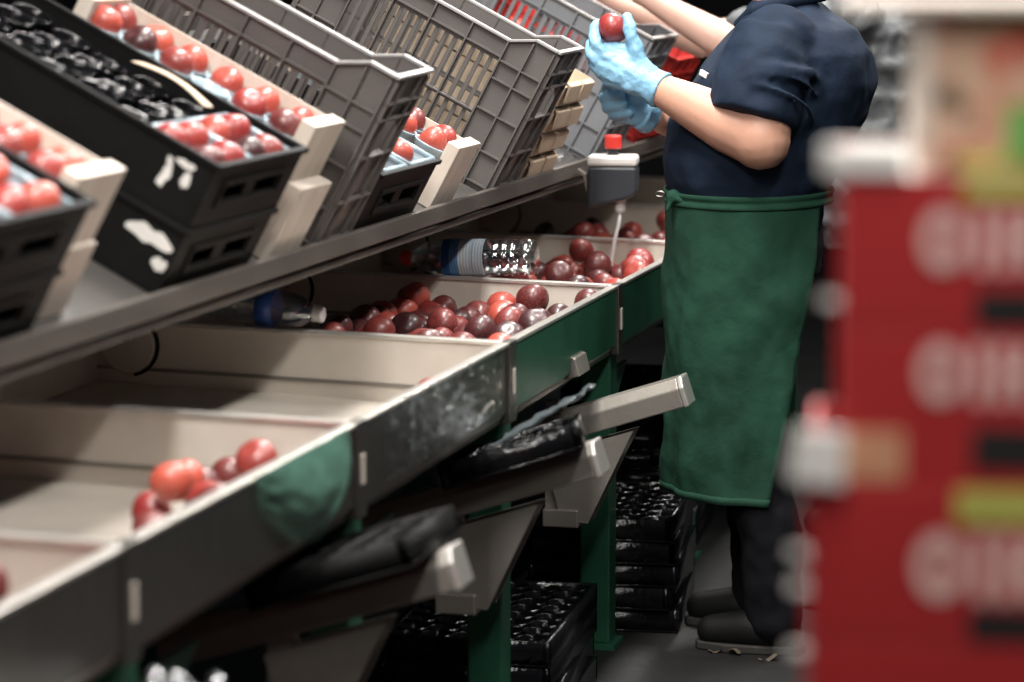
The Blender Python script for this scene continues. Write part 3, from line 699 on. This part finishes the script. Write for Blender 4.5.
cord([at(494,402,4.98), at(470,425,4.95), at(440,452,4.85), at(410,478,4.72), at(384,490,4.6), at(352,495,4.42)], 'thin grey cord sagging under the filmed steel front')

# ------------------------------------------------------------------ people
def wrinkle(strength, size, depth_seed):
    def f(o):
        tx = bpy.data.textures.new('folds', 'CLOUDS'); tx.noise_scale = size; tx.noise_depth = 1
        m = o.modifiers.new('folds', 'DISPLACE'); m.texture = tx; m.strength = strength; m.mid_level = .5; m.texture_coords = 'LOCAL'
    return f
def head(mb, c, fwd, r=.098):
    f = Vector(fwd).normalized(); s = f.cross(Vector((0,0,1))).normalized(); u = s.cross(f)
    Mx = Matrix((f, s, u)).transposed()
    mb.ball(c, r, 20, (1.0,.80,1.12), Mx)
    mb.ball(Vector(c)+f*.030-u*.065, .062, 16, (1,.85,.95), Mx)              # jaw
    mb.limb([Vector(c)+f*.090+u*.010, Vector(c)+f*.112-u*.022], [.010,.016], 10)   # nose
    mb.ball(Vector(c)+f*.085+u*.028, .03, 10, (.6,1.9,.4), Mx)               # brow
    for q in (-1, 1): mb.ball(Vector(c)+s*q*.080-f*.005-u*.005, .026, 10, (.65,.35,1.15), Mx)
    return Mx
def face(c, Mx, parent, hair_mat, bun=True):
    c = Vector(c)
    for q in (-1, 1):
        e = MB().ball(c+Mx @ Vector((.082, q*.033, .008)), .013, 12).build('eye', M['eye'], parent, True)
        MB().ball(c+Mx @ Vector((.0915, q*.033, .008)), .0055, 8).build('iris', M['iris'], e, True)
    MB().ball(c+Mx @ Vector((.088, 0, -.058)), .018, 12, (.5,1.4,.42), Mx).build('mouth', M['lips'], parent, True)
    h = MB(); h.ball(c+Mx @ Vector((-.014, 0, .018)), .106, 20, (1,.86,1.08), Mx)
    h.v = [v if (Mx.inverted() @ (v-c)).x < .055+.3*max(0,(Mx.inverted() @ (v-c)).z-.05) else v - (Mx @ Vector((.035,0,-.01))) for v in h.v]
    if bun: h.ball(c+Mx @ Vector((-.115, 0, .045)), .042, 14)
    h.build('hair', hair_mat, parent, True)

PA = thing('person', 'worker in navy polo shirt and green apron holding a nectarine with blue gloves', 'person', (0,0,0))
YA = 6.35
# joints
shL, elL, wrL = at(776,44,6.175), at(760,140,6.10), at(655,87,6.17)
shR, elR, wrR = Vector((.36, 6.54, 1.375)), Vector((.28, 6.60, 1.10)), at(643,112,6.30)
hc = Vector((.265, YA, 1.63))
b = MB()
b.limb([shL.lerp(elL,.35), elL], [.066,.067]); b.limb([Vector((.34,YA-.08,1.37)), shL+Vector((0,.05,-.02)), shL.lerp(elL,.4)], [.05,.05,.055]); b.limb([elL, elL.lerp(wrL,.30), elL.lerp(wrL,.65), wrL], [.064,.064,.051,.035]); b.ball(elL+Vector((.008,-.004,-.004)), .062)
b.limb([shR, elR], [.064,.054]); b.limb([elR, elR.lerp(wrR,.3), elR.lerp(wrR,.9)], [.052,.054,.032])
b.loft([((.300 if z < 1.2 else .335,YA,z), a, c) for z, a, c in ((1.0,.09,.12),(1.1,.12,.15),(1.3,.13,.17),(1.42,.10,.16),(1.47,.06,.08))])
b.limb([(.345,YA,1.44), (.305,YA,1.56)], [.060,.056]); Mx = head(b, hc, (-1,.05,-.35))
flesh(b, 'body', M['skin'], PA, .008, 5); face(hc, Mx, PA, M['hair'])
# shirt
s = MB()
s.loft([((.265,YA,.95), .160,.185), ((.262,YA,1.00), .170,.192), ((.262,YA,1.05), .176,.197), ((.264,YA,1.075), .189,.206), ((.275,YA,1.13), .208,.215), ((.305,YA,1.22), .222,.215), ((.340,YA,1.30), .212,.212), ((.362,YA,1.37), .180,.205), ((.365,YA,1.42), .145,.165), ((.352,YA,1.46), .095,.105), ((.342,YA,1.485), .075,.08)], 36, 2.3)
def sleeve(sh, el, k):
    e = sh.lerp(el, .80); return s.limb([sh+Vector((.0,.02 if sh.y > YA else .03,.0))*(1 if sh.y > YA else 1), sh.lerp(el,.35), e], [.090, .086*k, .078*k], 20)
# sleeve with cut hem
def hem(sh, el, k):
    d = (el-sh).normalized(); P = [sh+d*t for t in (-.03,.03,.09,.13,.165,.180)]
    s.tube(P, [.075,.097,.101*k,.103*k,.104*k,.100*k], 28)
s.ball(shL+Vector((0,.03,-.002)), .092, 18); hem(shL+Vector((-.012,-.0,0)), elL+Vector((-.03,0,0)), 1.0); s.ball(shR-Vector((0,.03,.002)), .092, 18); hem(shR, elR, .85)
for k, (t0, rr) in enumerate(((.06,.098),(.09,.100),(.12,.102),(.15,.103))):     # creases running round the sleeve
    d = (elL-shL).normalized(); c0 = shL+d*t0; a = d.cross(Vector((0,0,1))).normalized(); bb = a.cross(d)
    s.tube([c0 + (a*math.cos(q)+bb*math.sin(q))*rr + d*(.022*math.sin(q*1.0+k)) for q in [R(x) for x in range(20+25*k, 200+25*k, 12)]], .0075, 8)
so = flesh(s, 'shirt', M['navy'], PA, .007, 4, wrinkle(.018, .09, 1))
cl = MB()                                     # collar, placket and badge on the chest
for q in (-1, 1): cl.tube([Vector((.43,YA+q*.02,1.50)), Vector((.36,YA+q*.085,1.485)), Vector((.285,YA+q*.065,1.465)), Vector((.235,YA+q*.02,1.43))], [.016,.018,.018,.012], 10)
flesh(cl, 'collar', M['navy'], PA, .005, 3)
q = None
for k in range(400):                          # where the sight line meets the shirt
    q = CAM + ray(704, 74).normalized()*(5.9+k*.002)
    if ((q.x-.35)/.212)**2.3 + abs((q.y-YA)/.214)**2.3 < 1 if q.x > .35 else (abs(q.x-.35)/.212)**2.3 + (abs(q.y-YA)/.214)**2.3 < 1: break
MB().box(-.003,.003,-.012,.012,-.006,.006, Matrix.Translation(q) @ Matrix.Rotation(R(55),4,'Z') @ Matrix.Rotation(R(20),4,'X')).build('chest_badge', M['print'], PA)
# trousers
tr = MB()
tr.loft([((.268,YA,.86), .165,.19), ((.268,YA,.93), .172,.195), ((.266,YA,.98), .17,.195)], 28)
for hy, ky, fy, fx in ((6.265,6.25,6.235,.345), (6.44,6.45,6.46,.275)):
    tr.limb([(.275,hy,.86), (.265,ky,.52), (fx,fy,.28), (fx+.01,fy,.08)], [.108,.082,.072,.066], 18)
flesh(tr, 'trousers', M['trouser'], PA, .010, 4, wrinkle(.02, .07, 2))
for fy, fx in ((6.235,.345), (6.46,.275)):
    m = MB(); m.limb([(fx+.03,fy,.052), (fx-.05,fy,.050), (fx-.135,fy,.042)], [.045,.046,.036], 16); m.ball((fx+.01,fy,.085), .052)
    sh_ = flesh(m, 'shoe', M['shoe'], PA, .006, 3)
    MB().prism([(fx+.075,fy-.03),(fx+.085,fy),(fx+.075,fy+.03),(fx+.0,fy+.042),(fx-.10,fy+.046),(fx-.165,fy+.025),(fx-.175,fy),(fx-.165,fy-.025),(fx-.10,fy-.046),(fx+.0,fy-.042)], 2, .0, .02).build('sole', M['sole'], sh_, bevel=.004)
# apron
def apfn(a, c):                               # a across from far side to near edge, c down
    th0 = -R(120); th1 = R(160) + (R(116)-R(160))*c
    th = th0 + (th1-th0)*a
    fold = .007*c*math.sin(th*5+1.3+c)+.004*c*math.sin(th*11+c*4)+.010*noise.noise(Vector((th*2.2+c*3, c*5-th, 1)))*min(1,c*5)+.004*noise.noise(Vector((th*7, c*14, 4)))*min(1,c*4)
    A = .190+.004*c+fold; B = .209-.004*c+fold
    z = 1.055 - .700*c + .006*math.sin(th*2)*(c)
    lean = .010*math.sin(c*3.14)
    return Vector((.264-A*math.cos(th)-lean*0, YA-B*math.sin(th), z))
ap = MB().sheet(apfn, 90, 60).build('apron', M['apron'], PA, True, solid=.003)
def band(a, c):
    th = -R(180)+R(360)*a; A = .1925+.002*math.sin(c*9.4); B = .2115+.002*math.sin(c*9.4)
    return Vector((.264-A*math.cos(th), YA-B*math.sin(th), 1.060-.030*c-.006*math.sin(th)))
MB().sheet(band, 80, 12).build('waistband', M['apron'], ap, True, solid=.003)
k0 = at(673, 196, 6.20)
m = MB(); m.ball(k0, .016, 12, (1.1,.8,1)); m.limb([k0, k0+Vector((-.012,-.004,-.030))], [.009,.006]); m.limb([k0, k0+Vector((.03,-.008,-.012))], [.011,.007])
flesh(m, 'tie_knot', M['apron'], ap, .004, 2)
MB().tube([k0+Vector((-.03+.010*math.cos(q), 0, .004+.006*math.sin(q))) for q in [R(x) for x in range(0,361,30)]], .0018, 6).build('ring', M['steel'], ap)
hemt = MB().sheet(lambda a, c: apfn(a, .975+.025*c)*1 + Vector((0,0,0)), 90, 2).build('hem', M['apron'], ap, True, solid=.007)
# left glove: thumb and forefinger hold the fruit, the others curl behind it
fr = at(613, 28, 6.195)
g = MB()
def F_(pts, rad): g.limb([at(u, v, y) for u, v, y in pts], rad, 12)
kn = [(607,58,6.165),(602,65,6.160),(603,73,6.163),(608,80,6.170)]
for u, v, y in kn: g.limb([wrL, at((u+655)/2-2,(v+86)/2,6.160), at(u,v,y)], [.033,.024,.0165], 12)
g.limb([wrL, at(640,64,6.175)], [.034,.022], 12)
g.limb([at(640,64,6.175), at(606,58,6.165)], [.022,.018], 12); g.limb([at(635,52,6.185), at(607,48,6.19)], [.019,.017], 12)
F_([(607,58,6.165),(596,45,6.160),(594,31,6.178),(598,23,6.192)], [.0155,.0145,.013,.0115])
F_([(602,65,6.160),(592,55,6.160),(591,44,6.190),(598,38,6.222)], [.0155,.0145,.013,.012])
F_([(603,73,6.163),(594,64,6.168),(594,54,6.200),(602,49,6.226)], [.015,.0145,.0125,.0115])
F_([(608,80,6.170),(600,73,6.175),(601,64,6.204),(608,59,6.222)], [.014,.0125,.0115,.0105])
F_([(640,64,6.175),(635,46,6.170),(630,30,6.172),(627,17,6.185)], [.020,.0175,.0155,.013])
cd_ = (elL-wrL).normalized(); g.tube([wrL-cd_*.01, wrL+cd_*.012, wrL+cd_*.022], [.040,.042,.043], 20)
flesh(g, 'glove', M['glove'], PA, .0032, 4, wrinkle(.007, .025, 3))
# right glove, half closed underneath
g = MB()
for u, v, y in ((614,92,6.285),(610,99,6.290),(612,107,6.295),(618,114,6.30)): g.limb([wrR, at((u+643)/2,(v+112)/2,6.285), at(u,v,y)], [.036,.028,.0175], 12)
for pts in ([(614,92,6.285),(607,88,6.27),(612,84,6.25),(622,86,6.245)], [(610,99,6.29),(604,98,6.272),(610,95,6.25),(621,96,6.245)], [(612,107,6.295),(607,107,6.275),(613,105,6.255),(624,105,6.248)], [(618,114,6.30),(614,115,6.28),(620,114,6.26),(629,113,6.255)]):
    F_(pts, [.0155,.0145,.013,.0115])
F_([(640,98,6.275),(630,86,6.262),(618,80,6.26)], [.019,.016,.013])
cd_ = (elR-wrR).normalized(); g.tube([wrR-cd_*.01, wrR+cd_*.012, wrR+cd_*.022], [.043,.045,.046], 20)
flesh(g, 'glove', M['glove'], PA, .0032, 4, wrinkle(.006, .03, 3))
o = fruit(fr, .036, 'shiny red nectarine held up in a blue glove', None, FM2); o.rotation_euler = (.3, .4, 1.0)

# second worker beyond
PB = thing('person', 'worker in grey padded jacket reaching bare forearms over the lighter crate', 'person', (0,0,0))
YB_ = 7.62; xb = .39
sL, eL, wL = Vector((xb-.05, YB_-.19, 1.42)), at(742, 52, 7.42), at(655, 2, 7.40)
sR, eR, wR = Vector((xb-.05, YB_+.19, 1.42)), at(700, 40, 7.75), at(618, 3, 7.65)
hb = Vector((xb-.05, YB_, 1.68))
b = MB()
for a_, c_, d_ in ((sL,eL,wL),(sR,eR,wR)):
    b.limb([a_, c_], [.06,.05]); b.limb([c_, c_.lerp(d_,.3), d_], [.048,.050,.032])
    dd = (d_-c_).normalized(); up_ = Vector((0,0,1)); sd = dd.cross(up_).normalized()
    pal = d_+dd*.085; b.limb([d_, pal], [.030,.030])
    for k in range(4):
        q = pal + sd*(k-1.5)*.021; ln = (.075,.085,.08,.062)[k]
        b.limb([d_.lerp(pal,.6)+sd*(k-1.5)*.016, q, q+dd*ln*.5-Vector((0,0,.012)), q+dd*ln*.75-Vector((0,0,.045))], [.012,.0105,.0095,.0085], 10)
    b.limb([d_+dd*.02+sd*.02, d_+dd*.06+sd*.052-Vector((0,0,.01)), d_+dd*.095+sd*.055-Vector((0,0,.03))], [.016,.012,.010], 10)
b.loft([((xb,YB_,z), a, c) for z, a, c in ((.95,.09,.13),(1.2,.10,.15),(1.42,.09,.15),(1.48,.06,.08))])
b.limb([(xb-.02,YB_,1.45), (xb-.06,YB_,1.60)], [.058,.054]); Mx = head(b, hb, (-1,.0,-.25))
flesh(b, 'body', M['skin2'], PB, .0075, 4); face(hb, Mx, PB, M['hair'], False)
s = MB(); s.loft([((xb,YB_,z), a, c) for z, a, c in ((.80,.15,.19),(.95,.15,.195),(1.1,.145,.195),(1.25,.15,.205),(1.38,.14,.205),(1.45,.10,.14),(1.49,.07,.08))], 30, 2.3)
for a_, c_ in ((sL,eL),(sR,eR)): s.limb([a_, a_.lerp(c_,.72)], [.085,.074], 18)
for k in range(7): s.loft([((xb,YB_,.84+k*.085), .150,.200),((xb,YB_,.87+k*.085), .162,.212),((xb,YB_,.90+k*.085), .150,.200)], 30, 2.3)
flesh(s, 'jacket', M['grey_jacket'], PB, .009, 3, wrinkle(.03, .06, 4))
tr = MB(); tr.loft([((xb,YB_,.82), .14,.18),((xb,YB_,.9), .14,.18)])
for q in (-.09,.09): tr.limb([(xb,YB_+q,.82),(xb-.01,YB_+q,.48),(xb+.02,YB_+q,.08)], [.10,.075,.06], 16)
flesh(tr, 'trousers', M['trouser'], PB, .012, 4)
for q in (-.09,.09):
    m = MB(); m.limb([(xb+.04,YB_+q,.048),(xb-.13,YB_+q,.042)], [.046,.038], 14); flesh(m, 'shoe', M['shoe'], PB, .008, 3)

# ------------------------------------------------------------------ red cartons in the foreground
DZ = 2.0
P0 = CAM + ray(838, 341)/F*DZ; rl = ray(842, 341)
dl = Vector((rl.x, rl.y, 0)).normalized(); dr = Vector((dl.y, -dl.x, 0)); DL = .38; WC = .44
def zpix(v): return (CAM + ray(838, v)/F*DZ).z
def xpix(u): return (u-838)/F*DZ
CM = lambda off, z: Matrix.Translation((P0.x, P0.y, 0)) @ Matrix((dr, dl, Vector((0,0,1)))).transposed().to_4x4() @ Matrix.Translation((off[0], off[1], z))
tops = [173, 328, 488, 650]
zs = [zpix(v) for v in tops]; dz = .113
zs += [zs[-1]-dz*(k+1) for k in range(12)]
zs = [z for z in zs if z > .18]; zs.append(.135)
names = ['topmost red carton with a white liner strip and lime label', 'red carton with pale lettering under the topmost one', 'red carton with lime label and torn white liner at its corner', 'red carton below the one with the torn white liner']
low = ['red carton carrying the lettered cartons, fifth from the top', 'red carton in the stack, sixth from the top', 'red carton in the stack, seventh from the top', 'red carton in the stack, eighth from the top', 'red carton in the stack, ninth from the top', 'red carton in the stack, tenth from the top', 'red carton in the stack, eleventh from the top', 'red carton in the stack, twelfth from the top']
def glyph(m, x, z, h, kind, y=-.0012):        # pale letter-like marks, too blurred to read
    s = h*.20
    def st(x0, x1, z0, z1): m.box(x0, x1, y-.0006, y, z0, z1)
    if kind == 0:
        n = 16; vs = []
        for rr in (1, .45):
            for k in range(n): vs.append((x+h*.36+rr*h*.36*math.cos(2*math.pi*k/n), y-.0006, z+h*.5+rr*h*.5*math.sin(2*math.pi*k/n)))
        m.add(vs, [(k,(k+1)%n,n+(k+1)%n,n+k) for k in range(n)]); return h*.80
    if kind == 1: st(x, x+s, z, z+h); st(x+h*.38, x+h*.38+s, z, z+h); st(x+s, x+h*.38, z+h*.44, z+h*.62); return h*.66
    if kind == 2: st(x, x+s, z, z+h); st(x+s, x+h*.45, z+h*.80, z+h); st(x+s, x+h*.36, z+h*.40, z+h*.58); return h*.58
    st(x, x+s, z, z+h); return h*.30
text_v = [(205,268), (340,402), (534,604), None]; slot_v = [(287,327), (426,470), (612,648), None]; lime_v = [(174,195), None, (489,524), None]
for k in range(len(zs)-1):
    z0, z1 = zs[k+1]+.002, zs[k]; H = z1-z0
    off = (-.020 if k >= 2 else 0, -.003 if k >= 2 else 0)
    t = thing('fruit_carton', names[k] if k < 4 else low[k-4], 'carton', mat=CM(off, z0), group='red fruit cartons stacked on the pallet')
    T = .005
    def X(u): return xpix(u)-off[0]
    MB().box(0, WC, 0, DL, 0, T).build('base', M['carton'], t)
    MB().box(0, WC, 0, T, T, H).build('front_panel', M['carton'], t, bevel=.001)
    MB().box(0, WC, DL-T, DL, T, H).build('back_panel', M['carton'], t)
    for a in (0, WC-T): MB().box(a, a+T, T, DL-T, T, H).build('side_panel', M['carton'], t)
    if k == 0:
        MB().box(X(820), X(902), -.004, .012, H-.001, zpix(142)-z0).build('white_liner', M['whitecard'], t, bevel=.003)
        MB().box(.006, WC-.006, .012, DL-T, H-.005, H-.001).build('inner_sheet', M['whitecard'], t)
    if k == 1:
        MB().box(X(845), X(905), -.0012, -.0002, .002, zpix(432)-z0).build('tan_patch', M['tan'], t)
    if k == 2:
        MB().prism([(X(790), zpix(490)-z0+.006), (X(846), zpix(496)-z0+.004), (X(848), zpix(432)-z0), (X(800), zpix(428)-z0)], 1, -.010, -.0035).build('white_liner', M['whitecard'], t, bevel=.002)
    for v in {1: (300,), 3: (662,), 2: (560, 596)}.get(k, ()):
        MB().box(-.012, .002, .0, .004, zpix(v)-z0-.003, zpix(v)-z0+.003).build('edge_glint', M['whitecard'], t)  # white blocks stand in for bright glints along the carton edge
    if k < 4 and text_v[k]:
        a, c = text_v[k]; zb = zpix(c)-z0; hh = zpix(a)-zpix(c); m = MB(); x = X(918)
        for q in (0, 3, 1, 0, 2, 3, 1, 0): x += glyph(m, x, zb, hh, q)+.003
        m.build('lettering', M['carton_text'], t)
        a, c = slot_v[k]; MB().box(X(972), X(972)+.15, -.0012, -.0002, max(zpix(c)-z0,.001), zpix(a)-z0).build('hand_slot', M['slot'], t)
    if k < 4 and lime_v[k]:
        a, c = lime_v[k]; MB().box(X(958), X(958)+.16, -.0014, -.0002, zpix(c)-z0, zpix(a)-z0).build('lime_label', M['lime'], t)
t = thing('pallet', 'wooden pallet under the stack of red cartons', 'pallet', mat=CM((-.03,-.03), 0))
for k in range(5): MB().box(k*.11, k*.11+.085, 0, .46, .11, .132).build('deck_board', M['wood'], t)
for k in range(3): MB().box(0, .525, k*.19, k*.19+.08, .02, .11).build('stringer', M['wood'], t)
for k in range(3): MB().box(k*.21, k*.21+.09, 0, .46, 0, .02).build('bottom_board', M['wood'], t)
HP = zpix(10)-zs[0]
t = thing('printed_carton', 'carton printed with peach and green shapes standing on the red stack', 'carton', mat=CM((.0,.02), zs[0]+.001))
MB().box(.052, .40, .006, .28, 0, HP).build('body', M['palecard'], t)
MB().box(.064, .40, .0045, .006, .0, HP).build('printed_face', M['fprint'], t)
MB().box(xpix(1000), .30, .0032, .0044, zpix(166)-zs[0], zpix(105)-zs[0]).build('green_patch', M['greenprint'], t)
MB().box(xpix(955), .30, .0032, .0044, zpix(195)-zs[0]+.018, zpix(170)-zs[0]+.01).build('lime_strip', M['lime'], t)
MB().box(.049, .064, .0, .015, .018, HP).build('corner_post', M['palecard'], t, bevel=.002)
o = MB().box(.0, .42, -.012, .29, 0, .006).build('cardboard_sheet', M['palecard'], None)
o.matrix_world = CM((.0,.02), zs[0]+HP+.002); tag(o, 'pale cardboard sheet lying on the printed carton', 'cardboard')
